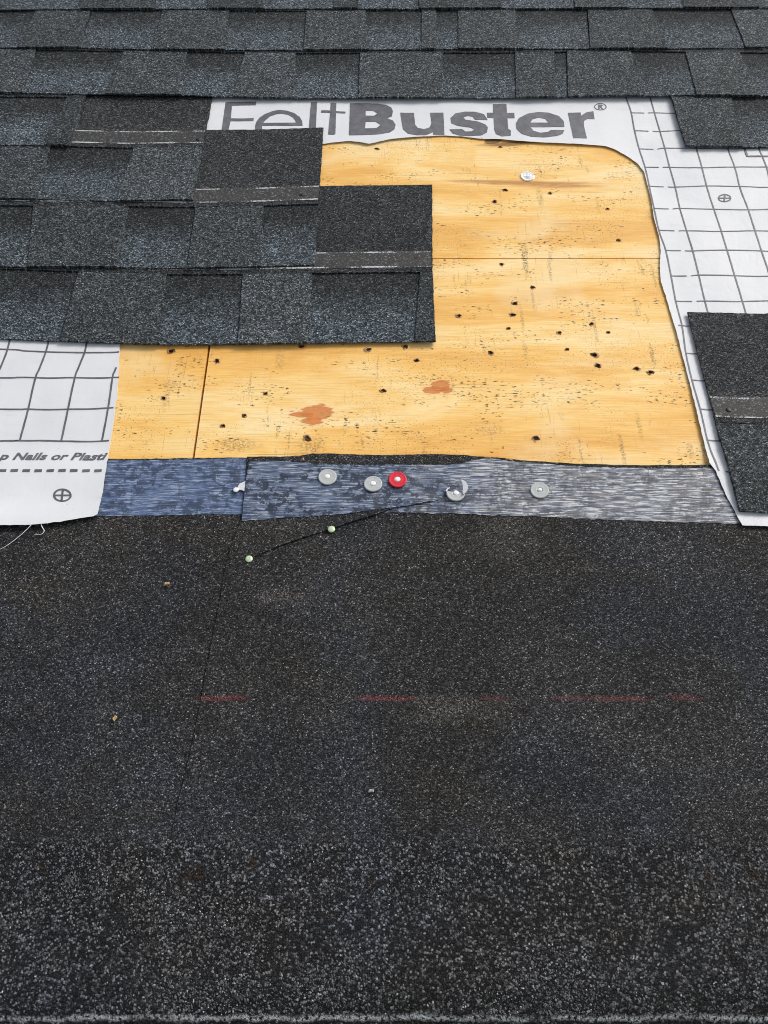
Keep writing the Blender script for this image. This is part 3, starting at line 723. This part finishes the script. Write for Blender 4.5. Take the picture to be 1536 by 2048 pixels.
# lettering
def letter(name, outer, holes, s, ox, oy, h, org, parent):
    o = PL(zoom(outer, s, ox, oy), W_F); hs = [PL(zoom(q, s, ox, oy), W_F) for q in holes]
    return sheet(name, o, lambda u, v: h(u, v) + .0005, .0004, M_INK, parent, org, hs, step=.004, jit=.0002, grid=.009)
Z7 = (3.072, 400, 180); Z2 = (2, 768, 0)
LET = [
    ([(158, 74), (346, 71), (343, 92), (196, 96), (190, 172), (330, 172), (328, 188), (187, 190), (172, 262), (165, 290), (124, 290), (130, 262)], [], Z7),
    ([(630, 217), (628, 190), (612, 165), (580, 142), (535, 128), (490, 124), (445, 130), (400, 146), (365, 170), (345, 195), (338, 220), (340, 245), (350, 268), (372, 290), (420, 290), (395, 262), (383, 240), (380, 217)],
     [[(388, 200), (400, 185), (430, 160), (470, 148), (500, 146), (540, 152), (570, 168), (585, 185), (590, 200)]], Z7),
    ([(682, 76), (719, 75), (712, 234), (709, 275), (662, 275), (668, 234)], [], Z7),
    ([(803, 78), (838, 78), (836, 128), (894, 131), (893, 141), (836, 140), (832, 265), (824, 273), (787, 271), (800, 139), (743, 138), (745, 125), (801, 126)], [], Z7),
    ([(922, 80), (1090, 80), (1140, 88), (1175, 105), (1186, 130), (1178, 160), (1150, 172), (1185, 185), (1202, 210), (1195, 240), (1165, 260), (1100, 272), (1000, 276), (915, 278)],
     [[(1018, 125), (1065, 126), (1090, 140), (1070, 156), (1018, 155)], [(1018, 193), (1080, 194), (1110, 213), (1085, 234), (1013, 234)]], Z7),
    ([(65, 449), (120, 449), (125, 497), (135, 510), (160, 515), (182, 508), (190, 490), (185, 449), (238, 449), (242, 538), (198, 538), (196, 527), (170, 540), (130, 541), (95, 534), (76, 515)], [], Z2),
    ([(415, 478), (400, 455), (365, 446), (325, 445), (285, 452), (266, 470), (270, 490), (295, 500), (345, 508), (362, 516), (350, 524), (325, 524), (312, 513), (262, 515), (275, 532), (300, 540), (340, 543), (390, 540), (412, 528), (416, 508), (405, 495), (375, 485), (325, 476), (318, 466), (335, 462), (355, 465), (365, 478)], [], Z2),
    ([(436, 414), (490, 414), (492, 449), (522, 449), (523, 470), (494, 470), (497, 514), (508, 521), (507, 543), (470, 545), (448, 535), (441, 515), (439, 470), (413, 468), (412, 449), (437, 449)], [], Z2),
    ([(722, 507), (720, 485), (700, 462), (660, 448), (620, 446), (575, 452), (540, 470), (527, 492), (530, 515), (550, 535), (590, 547), (640, 550), (690, 545), (715, 535), (722, 520), (668, 520), (655, 528), (625, 530), (598, 522), (585, 507)],
     [[(585, 489), (595, 475), (620, 468), (645, 473), (660, 489)]], Z2),
    ([(736, 449), (787, 449), (788, 463), (810, 448), (838, 443), (843, 475), (815, 474), (800, 483), (800, 503), (812, 553), (757, 553)], [], Z2),
]
for o_, h_, z_ in LET: letter('printed_letter', o_, h_, *z_, ft_r, fo_r, felt_r)
ink('printed_trademark', [PL(zoom(ring(866, 425, 23, 13, 0), 2, 768, 0), W_F)], .0018, ft_r, fo_r, felt_r)
letter('printed_trademark', [(857, 417), (870, 417), (876, 421), (870, 426), (878, 434), (871, 434), (865, 427), (863, 427), (863, 434), (857, 434)], [], 2, 768, 0, ft_r, fo_r, felt_r)

def text_mesh(name, body, px0, px1, py_base, cap_px, h, org, parent, bold=.030, shear=.22):
    cu = bpy.data.curves.new(name, 'FONT'); cu.body = body; cu.size = 1.0; cu.shear = shear; cu.offset = bold; cu.resolution_u = 3
    t = bpy.data.objects.new(name, cu); col.objects.link(t)
    dg = bpy.context.evaluated_depsgraph_get(); me = t.evaluated_get(dg).to_mesh()
    V = np.array([v.co[:2] for v in me.vertices]); F = [list(p.vertices) for p in me.polygons]
    bpy.data.objects.remove(t)
    x0, x1 = V[:, 0].min(), V[:, 0].max()
    (ua, va), (ub, _) = P(px0, py_base, .004), P(px1, py_base, .004); ch = P(px0, py_base - cap_px, .004)[1] - va
    sx = (ub - ua) / (x1 - x0); sy = ch / .72
    T = [(ua + (x - x0) * sx, va + y * sy) for x, y in V]
    verts = [(u - org[0], v - org[1], h(u, v) + .0006) for u, v in T]
    return link_mesh(name, verts, F, T, M_INK, parent, len(F))
text_mesh('printed_lettering', 'p Nails or Plasti', -3, 213, 919.5, 15.5, ft_l, fo_l, felt_l)

# frayed threads at the lower left corner
def thread(pts, par, org, r=.0006):
    q = spline([P(x, y, .003) for x, y, z in pts], 6); n = len(q)
    zs = np.interp(np.linspace(0, len(pts) - 1, n), range(len(pts)), [z for *_, z in pts])
    tube('loose_thread', [(u - org[0], v - org[1], z) for (u, v), z in zip(q, zs)], lambda t: r * (1 - .5 * t), M_THREAD, par)
thread([(60, 1047, .008), (66, 1053, .009), (52, 1066, .007), (30, 1082, .005), (8, 1096, .0042), (-20, 1108, .004)], felt_l, fo_l)
thread([(84, 1045, .008), (86, 1056, .007), (90, 1064, .006), (84, 1070, .005), (70, 1071, .0045)], felt_l, fo_l, .0007)
thread([(90, 1044, .008), (97, 1051, .006)], felt_l, fo_l)

# ------------------------------------------------------------------ laminated shingles
T_TOP, T_BACK, S_NOTCH, S_STRIP0, S_STRIP1, S_LEN = .0021, .0020, .1365, .1455, .1825, .337
def s_off(s): return T_BACK * (1 - smooth(.145, .19, s))
BOT = {   # butt edge of each course as seen in the photograph
    'G': [(-300, 668), (0, 675), (120, 680), (200, 684), (320, 687), (420, 688), (560, 685), (700, 683), (872, 681)],
    'F': [(-300, 529), (0, 531), (240, 532), (370, 535), (500, 532), (632, 527)],
    'E': [(-300, 394), (0, 396), (70, 396), (220, 400), (388, 398)],
    'D': [(-300, 285), (0, 287), (143, 289)],
    'C': [(-300, 181), (0, 183), (200, 186), (590, 191), (768, 190), (1030, 190), (1250, 186), (1400, 188), (1536, 190), (1900, 191)],
    'B': [(-300, 91), (0, 93), (160, 93), (300, 97), (600, 98), (768, 97), (1000, 95), (1300, 95), (1536, 93), (1900, 91)],
    'A': [(-300, 18), (0, 17), (310, 15), (768, 15), (1536, 13), (1900, 12)],
    'H': [(1365, 290.5), (1450, 291), (1536, 292), (1900, 293)],
    'R': [(1470, 1019), (1500, 1022), (1536, 1024), (1900, 1026)],
}
def px_y(key, x):
    a = BOT[key]; return float(np.interp(x, [p[0] for p in a], [p[1] for p in a]))
vg = np.arange(.3, 3.4, .002)
Tg = np.full(len(vg), .0034)
HB = {}; VB = {}
def drape(key, mean_x, vb=None):
    """lay the course over what is already there; returns its underside height as a function of s"""
    global Tg
    w = .011
    for it in range(2):
        v0 = vb if vb is not None else P(mean_x, px_y(key, mean_x), w)[1]
        m = (vg >= v0 - .012) & (vg <= v0 + S_LEN + .012)
        h = Tg.copy()
        d = np.array([h[max(0, i - 9):i + 10].max() for i in range(len(h))])
        k = np.hanning(31); k /= k.sum(); d = np.maximum(np.convolve(d, k, 'same'), h)
        s = vg - v0
        w = float(np.interp(v0, vg, d)) + T_TOP + T_BACK
    hb = (s.copy(), d.copy())
    top = d + np.array([s_off(x) for x in s]) + T_TOP
    m = (s >= 0) & (s <= S_LEN)
    Tg = np.where(m, top, Tg)
    HB[key] = lambda q, hb=hb: float(np.interp(q, hb[0], hb[1]))
    VB[key] = v0
for key, mx in (('G', 450), ('F', 320), ('E', 200), ('D', 80), ('C', 768), ('B', 768), ('A', 768)): drape(key, mx)
BEYOND = ('Y', 'Z', 'X', 'W', 'V')
for q, key in enumerate(BEYOND): drape(key, 768, VB['A'] + .143 * (q + 1))
HB['H'] = lambda s: .0050
HB['R'] = lambda s: .0046 + .0036 * smooth(ROLL_V + .04, ROLL_V - .01, VB['R'] + s)
VB['H'] = P(1450, 291, .008)[1]; VB['R'] = P(1500, 1022, .011)[1]
ABOVE = {'G': 'F', 'F': 'E', 'E': 'D', 'D': 'C', 'C': 'B', 'B': 'A', 'A': None, 'H': 'C', 'R': None, **{k: None for k in BEYOND}}

def shingle_course(key, bounds, kinds, u0, u1, splits, labels, group, tones=None, nails=(), lean=0.0):
    """bounds: (x at butt, x at top of exposure) pixel pairs between tabs; kinds: T tab / S slot, one more than bounds"""
    hb0 = HB[key]; wt = hb0(0) + T_BACK + T_TOP; vb0 = VB[key]
    if key in BOT:
        line = [P(x, y, wt) for x, y in BOT[key]]
        ux, uy = [p[0] for p in line], [p[1] for p in line]
        vb = lambda u: float(np.interp(u, ux, uy))
    else:
        vb = lambda u: vb0 + .0015 * math.sin(u * 5 + len(key))
    def hb(u, s):
        h = hb0(s)
        if key == 'C':     # nothing carries this course over the bared felt, so it sags there
            k = smooth(P(440, 190)[0] - .05, P(440, 190)[0] + .06, u) * (1 - smooth(P(1330, 190)[0] - .06, P(1330, 190)[0] + .05, u))
            h -= k * max(0, h - .0052) * .72 * (1 - smooth(.05, .2, s))
        return h + .0005 * nz(u, s, 14, ord(key[0]) * 1.3) * smooth(.15, .0, s) + .0004
    top = lambda u, v: hb(u, v - vb(u)) + s_off(v - vb(u)) + T_TOP
    btop = lambda u, v: hb(u, v - vb(u)) + T_BACK - .0001
    loc = lambda u, v: (u, v - vb(u))
    # boundaries as (u at s=0, u at notch)
    B = []
    for xb, xt in bounds:
        a = P(xb, px_y(key, xb), wt)
        up = ABOVE[key]
        yt = px_y(up, xt) if up else px_y(key, xt) - (80 if key == 'A' else 165)
        b = P(xt, yt, wt)
        sa, sb = a[1] - vb(a[0]), b[1] - vb(b[0])
        k = (b[0] - a[0]) / (sb - sa)
        B.append((a[0] - k * sa, a[0] + k * (S_NOTCH - sa)))
    K = list(kinds)
    rr = random.Random(ord(key[0]) * 7 + (0 if u0 < 0 else 3))
    while not B or B[0][0] > u0 + .06:
        if not B: B = [(u0 + .11, u0 + .105)]; K = ['T', 'S']; continue
        w = rr.uniform(.10, .17); d = rr.uniform(-.012, .012)
        B.insert(0, (B[0][0] - w + d, B[0][1] - w - d)); K.insert(0, 'S' if K[0] == 'T' else 'T')
    while B[-1][0] < u1 - .06:
        w = rr.uniform(.10, .17); d = rr.uniform(-.012, .012)
        B.append((B[-1][0] + w + d, B[-1][1] + w - d)); K.append('S' if K[-1] == 'T' else 'T')
    while len(B) and B[0][0] <= u0 + .004: B.pop(0); K.pop(0)
    while len(B) and B[-1][0] >= u1 - .004: B.pop(); K.pop()
    B = [(u0, u0)] + B + [(u1, u1)]
    ends = [u0] + [P(x, px_y(key, x), wt)[0] if key in BOT else x for x in splits] + [u1]
    # snap splits to the nearest tab boundary
    se = [0]
    for e in ends[1:-1]: se.append(min(range(1, len(B) - 1), key=lambda i: abs(B[i][0] - e)))
    se.append(len(B) - 1)
    made = []
    for n in range(len(se) - 1):
        i0, i1 = se[n], se[n + 1]
        a, b = B[i0], B[i1]; g = .0007
        um = (a[0] + b[0]) / 2; org = (um, vb(um))
        r = root('roof_shingle', org[0], org[1], 0, labels[min(n, len(labels) - 1)], 'shingle', group)
        # upper sheet
        def along(ua, ub, s, k=14): return [(ua + (ub - ua) * t / k, vb(ua + (ub - ua) * t / k) + s) for t in range(k + 1)]
        hl = along(a[1] + g, b[1] - g, S_NOTCH) + along(a[1] + g, b[1] - g + (lean if n == len(se) - 2 else 0), S_LEN)[::-1]
        h = sheet('headlap', hl, top, T_TOP, M_HEAD, r, org, step=.006, jit=.0005, grid=.02, loc=loc)
        tn = rr.uniform(.9, 1.1); h.color = (tn, tn, tn, 1)
        ns = along(a[1] + g + .0012, b[1] - g - .0012, S_STRIP0) + along(a[1] + g + .0012, b[1] - g - .0012, S_STRIP1)[::-1]
        sheet('nail_strip', ns, lambda u, v: top(u, v) + .0003, .0006, M_STRIP, r, org, step=.01, jit=0, grid=.02, loc=loc)
        # lower layer
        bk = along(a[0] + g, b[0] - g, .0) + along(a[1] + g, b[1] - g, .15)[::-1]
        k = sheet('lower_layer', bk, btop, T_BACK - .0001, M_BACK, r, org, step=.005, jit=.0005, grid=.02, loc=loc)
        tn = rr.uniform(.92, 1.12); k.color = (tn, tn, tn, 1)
        for i in range(i0, i1):
            if K[i] != 'T': continue
            p, q = B[i], B[i + 1]
            gl, gr = (g if i == i0 else 0), (g if i + 1 == i1 else 0)
            tp = along(p[0] + gl, q[0] - gr, -.0008, 8) + along(p[1] + gl, q[1] - gr, S_NOTCH, 8)[::-1]
            t = sheet('tab', tp, top, T_TOP, M_TAB, r, org, step=.005, jit=.0006, grid=.02, loc=loc)
            tn = rr.choice((.80, .90, 1.0, 1.08, 1.18)) * rr.uniform(.95, 1.05)
            t.color = (tn * .99, tn, tn * 1.01, 1)
        made.append((r, org))
    for (x, y, kind) in nails:
        u, v = P(x, y, wt)
        r, org = min(made, key=lambda m: abs(m[1][0] - u))
        z = top(u, v)
        q = lathe('nail' if kind == 'n' else 'nail_hole', [(0, .0012), (.0028, .0011), (.0036, .0006), (.0038, 0)] if kind == 'n' else [(.0034, .0003), (.0026, .0009), (.0018, .0005), (.001, .0004), (0, .0004)], M_DARK_METAL if kind == 'n' else M_HOLE, r, 12)
        q.location = (u - org[0], v - org[1], z + .0003)
    return made

GRP = 'charcoal laminated shingles on the roof'
LX = UMIN + .02; RX = UMAX - .02
uD = P(143, 288, .009)[0]; uE = P(388, 397, .009)[0]; uF = P(631, 527, .008)[0]; uG = P(872, 681, .007)[0]
uH = P(1370, 290, .008)[0]; uR = P(1478, 1020, .011)[0]
shingle_course('G', [(120, 160), (318, 335), (476, 487), (617, 625), (829, 842)], 'STSTST', LX, uG, [], ['long charcoal shingle in the lowest left course, reaching furthest over the bare wood'], GRP, nails=[(833, 513, 'h')], lean=.0055)
shingle_course('F', [(55, 67), (235, 258), (374, 393), (522, 528)], 'STSTS', LX, uF, [], ['charcoal shingle in the second lowest left course, stepped back one tab from the lowest'], GRP, nails=[(604, 388, 'n')])
shingle_course('E', [(70, 100), (232, 267)], 'TST', LX, uE, [70], ['charcoal shingle at the left edge in the third course up from the lowest', 'short charcoal shingle just left of the lettering, third course up'], GRP, nails=[(395, 275, 'n')])
shingle_course('D', [(88, 135)], 'ST', LX, uD, [], ['charcoal shingle at the left edge, fourth course up, ending beside the bare nail strip'], GRP)
shingle_course('C', [(45, 72), (210, 248), (362, 373), (465, 490), (591, 591), (717, 720), (886, 885), (1033, 1031), (1112, 1109), (1136, 1134), (1288, 1262), (1393, 1372), (1520, 1478)], 'TSTSTSTSTSTSTS', LX, RX, [45, 1136],
               ['charcoal shingle at the left edge, third course from the top', 'long charcoal shingle directly above the large printed lettering', 'charcoal shingle above the gridded felt at the right edge, in the course touching it'], GRP)
shingle_course('B', [(35, 70), (160, 180), (303, 325), (450, 458), (607, 613), (738, 731), (843, 844), (872, 873), (917, 917), (1047, 1030), (1180, 1176), (1335, 1305), (1491, 1464)], 'STSTSTSTSTSTST', LX, RX, [160, 1180],
               ['charcoal shingle at the left edge in the second course from the top', 'long charcoal shingle in the middle of the second course from the top', 'charcoal shingle at the right edge in the second course from the top'], GRP)
shingle_course('A', [(158, 170), (308, 318), (415, 422), (526, 530), (667, 667), (714, 714), (838, 836), (1003, 1000), (1150, 1144), (1258, 1250), (1368, 1356)], 'STSTSTSTSTST', LX, RX, [714],
               ['charcoal shingle along the left half of the photo\'s top edge', 'charcoal shingle along the right half of the photo\'s top edge'], GRP)
for key in BEYOND:
    shingle_course(key, [], '', LX, RX, [-.62, .41] if key in 'YXV' else [-.3, .75], [['leftmost','middle','rightmost'][q] + ' charcoal shingle in the ' + ('first', 'second', 'third', 'fourth', 'fifth')[BEYOND.index(key)] + ' course beyond the top edge' for q in range(3)], 'shingles beyond the top edge')
shingle_course('H', [(1485, 1462)], 'TS', uH, RX, [], ['charcoal shingle overlapping the gridded felt at upper right, below the full courses'], GRP)
shingle_course('R', [(1640, 1600)], 'TS', uR, RX, [], ['dark charcoal shingle alone at the right edge, lapping the felt down to its lower corner'], GRP, nails=[(1459, 817, 'n')])

# ------------------------------------------------------------------ cap nails and roofing nails
CAP = [(0, .0016), (.0036, .0016), (.0042, .0021), (.0052, .0020), (.0095, .0016), (.0106, .0019), (.0114, .0017), (.0118, .0009), (.0118, 0), (.0100, 0), (.004, .0004), (0, .0004)]
HEAD = [(0, .0012), (.0022, .00115), (.0033, .0008), (.0037, .0003), (.0036, 0), (0, 0)]
def film_z(u, v, flapped): return (flap_top(u, v) if flapped else TR(u, v)) + .0011
def cap_nail(x, y, flapped, mat, label, tilt=(0, 0), head=True, hz=.0016):
    u, v = P(x, y, .006); z = film_z(u, v, flapped)
    r = root('cap_nail', u, v, z, label, 'cap nail', 'plastic cap nails')
    r.matrix_world = r.matrix_world @ Matrix.Rotation(tilt[0], 4, 'X') @ Matrix.Rotation(tilt[1], 4, 'Y')
    lathe('cap', CAP, mat, r, 40)
    if head:
        h = lathe('nail_head', HEAD, M_ZINC, r, 20); h.location.z = hz
    return r
cap_nail(655, 955, True, M_CAP, 'grey plastic cap nail furthest left on the mottled navy strip', (.03, .02))
cap_nail(746, 969, True, M_CAP, 'grey plastic cap nail just left of the red one', (-.03, -.02))
cap_nail(795, 960.5, True, M_CAP_RED, 'red plastic cap nail with a white nail head', (.02, .03))
r = cap_nail(1079, 981, False, M_CAP, 'grey plastic cap nail alone on the bleached strip at right', (.04, -.03), head=False)
h = lathe('nail_head', [(0, .0014), (.0020, .0013), (.0031, .0006), (.0033, 0), (0, 0)], M_ZINC, r, 9); h.location = (0, 0, .0017); h.rotation_euler = (.25, .12, .3); h.scale = (1, .7, 1)
# the torn one: lower half still nailed, upper crescent flipped up
u, v = P(911, 988, .006); z = film_z(u, v, False) + .0018
r = root('cap_nail', u, v, z, 'broken grey cap nail with a torn crescent standing beside its half disc', 'cap nail', 'plastic cap nails')
lathe('cap', CAP, M_CAP, r, 24, cut=(RAD(165), RAD(365)))
h = lathe('nail_head', [(0, .0012), (.0022, .00115), (.0033, .0008), (.0036, .0003), (.0036, 0), (0, 0)], M_ZINC, r, 16); h.location = (.0005, -.0002, .0016)
def slab(name, pts, z0, z1, mat, par, lean=(0, 0)):
    vs, fs = triangulate(pts, [], 0); n = len(vs); k = len(pts)
    V = [(a, b, z1 + lean[0] * a + lean[1] * b) for a, b in vs] + [(a, b, z0 + lean[0] * a + lean[1] * b) for a, b in vs]
    return link_mesh(name, V, fs + [[i + n for i in f[::-1]] for f in fs] + [[i, (i + 1) % k, (i + 1) % k + n, i + n] for i in range(k)], None, mat, par)
oc = [(.0032 + .0122 * math.cos(a), .0068 + .0122 * math.sin(a)) for a in np.linspace(RAD(-58), RAD(72), 16)]
ic = [(.0072, .0176), (.0086, .0135), (.0094, .009), (.0092, .004), (.0086, -.001)]
c = slab('torn_crescent', oc + ic, .0006, .0024, M_CAP_WHITE, r, (.22, .03))
c['label'] = 'torn crescent of the cap'
slab('torn_shred', [(-.0125, .003), (-.011, .0062), (-.0072, .0088), (-.0068, .0078), (-.0098, .0052), (-.0108, .0022)], .0002, .0012, M_CAP_WHITE, r)
# fragment poking out from under the flap's left edge
u, v = P(486, 976, .004)
r = root('cap_nail', u, v, TL(u, v) + .0010, 'broken white cap fragment sticking out at the left end of the mottled strip', 'cap nail', 'plastic cap nails')
frag = [(.004, .011), (-.001, .0075), (-.0045, .006), (-.0065, .002), (-.0068, -.001), (-.0105, -.002), (-.0112, -.0042), (-.0085, -.0052), (-.0045, -.0035), (-.001, -.0036), (.002, -.0055), (.005, -.005)]
vs_, fs_ = triangulate(frag, [], 0)
me_v = [(a, b, .0012 + .06 * (a + .011)) for a, b in vs_] + [(a, b, -.0002 + .06 * (a + .011)) for a, b in vs_]; n_ = len(vs_)
fc = [f for f in fs_] + [[i + n_ for i in f[::-1]] for f in fs_] + [[i, (i + 1) % 12, (i + 1) % 12 + n_, i + n_] for i in range(12)]
link_mesh('cap_fragment', me_v, fc, None, M_CAP_WHITE, r)
h = lathe('nail_head', HEAD, M_ZINC, r, 16); h.location = (-.0085, -.0035, .0014)
# clear cap on the plywood
u, v = P(1055, 351.5, .002)
r = root('cap_nail', u, v, .0002, 'clear plastic cap nail on the bare wood above the brown streak', 'cap nail', 'plastic cap nails')
r.matrix_world = r.matrix_world @ Matrix.Rotation(.05, 4, 'X')
lathe('cap', CAP, M_CLEAR, r, 40)
h = lathe('nail_head', HEAD, M_ZINC, r, 20); h.location.z = .0016
for x, y, lab in [(498, 1118, 'pale green roofing nail at the lower left end of the slit'), (663, 1060, 'pale green roofing nail higher up the slit, under the mottled strip')]:
    u, v = P(x, y, .005)
    r = root('roofing_nail', u, v, flap_top(u, v) + .0001, lab, 'nail', 'roofing nails along the slit')
    h = lathe('nail_head', [(0, .0015), (.0026, .0014), (.0040, .0010), (.0046, .0004), (.0045, 0), (0, 0)], M_ZINC_G, r, 20)
    lathe('shank', [(.0017, .0002), (.0017, -.006), (0, -.008)], M_ZINC, r, 8)

# ------------------------------------------------------------------ litter
def chip(x, y, lx, ly, label, rz, mat=M_SPLINTER, base=None):
    u, v = P(x, y, .004); z = base if base is not None else TR(u, v) + .0006
    vs = [(-lx, -ly * .6, 0), (lx * .7, -ly, .0002), (lx, ly * .5, 0), (-lx * .5, ly, .0003), (-lx * .8, -ly * .3, .0016), (lx * .5, -ly * .6, .0022), (lx * .8, ly * .3, .0014), (-lx * .3, ly * .7, .0019)]
    fs = [(3, 2, 1, 0), (4, 5, 6, 7), (0, 1, 5, 4), (1, 2, 6, 5), (2, 3, 7, 6), (3, 0, 4, 7)]
    o = link_mesh('wood_chip', vs, fs, None, mat, None, 0, ROOF @ Matrix.Translation((u, v, z)) @ Matrix.Rotation(rz, 4, 'Z'))
    return tag(o, label, 'wood chip', 'wood chips on the black sheet')
M_CHIP = plain('fresh_pine_chip', (.48, .30, .13), .8, var=.3, scale=500)
chip(334, 1168, .0036, .0022, 'orange wood chip on the black sheet below the blue-grey strip', .4, M_CHIP)
chip(230, 1437, .0032, .0022, 'small orange wood chip on the black sheet near the left edge', 1.2, M_CHIP)
chip(607, 920, .0012, .0030, 'tiny upright wood sliver at the bare wood\'s lower edge, left of the caps', .1, M_CHIP)
chip(976, 916, .0042, .0012, 'thin wood sliver at the lower edge of the bare wood above the broken cap', -.1, M_CHIP)
chip(1018, 920, .0060, .0014, 'long wood sliver at the lower edge of the bare wood, right of the broken cap', -.25, M_CHIP)
chip(742, 1582, .0034, .0020, 'pale chip in the middle of the black sheet below the red chalk line', .2, M_GRAIN_L)

# ------------------------------------------------------------------ drip edge
de = sheet('drip_edge', [(UMIN, EAVE_V - .012), (UMAX, EAVE_V - .012), (UMAX, EAVE_V + .010), (UMIN, EAVE_V + .010)], lambda u, v: -.0125 if v < EAVE_V else -.0122, .001, M_DARK_METAL, None, (0, EAVE_V), step=.2, grid=0)
tag(de, 'dark metal drip edge along the bottom of the photo', 'drip edge')

scene.render.engine = 'CYCLES'
scene.cycles.filter_width = 1.0
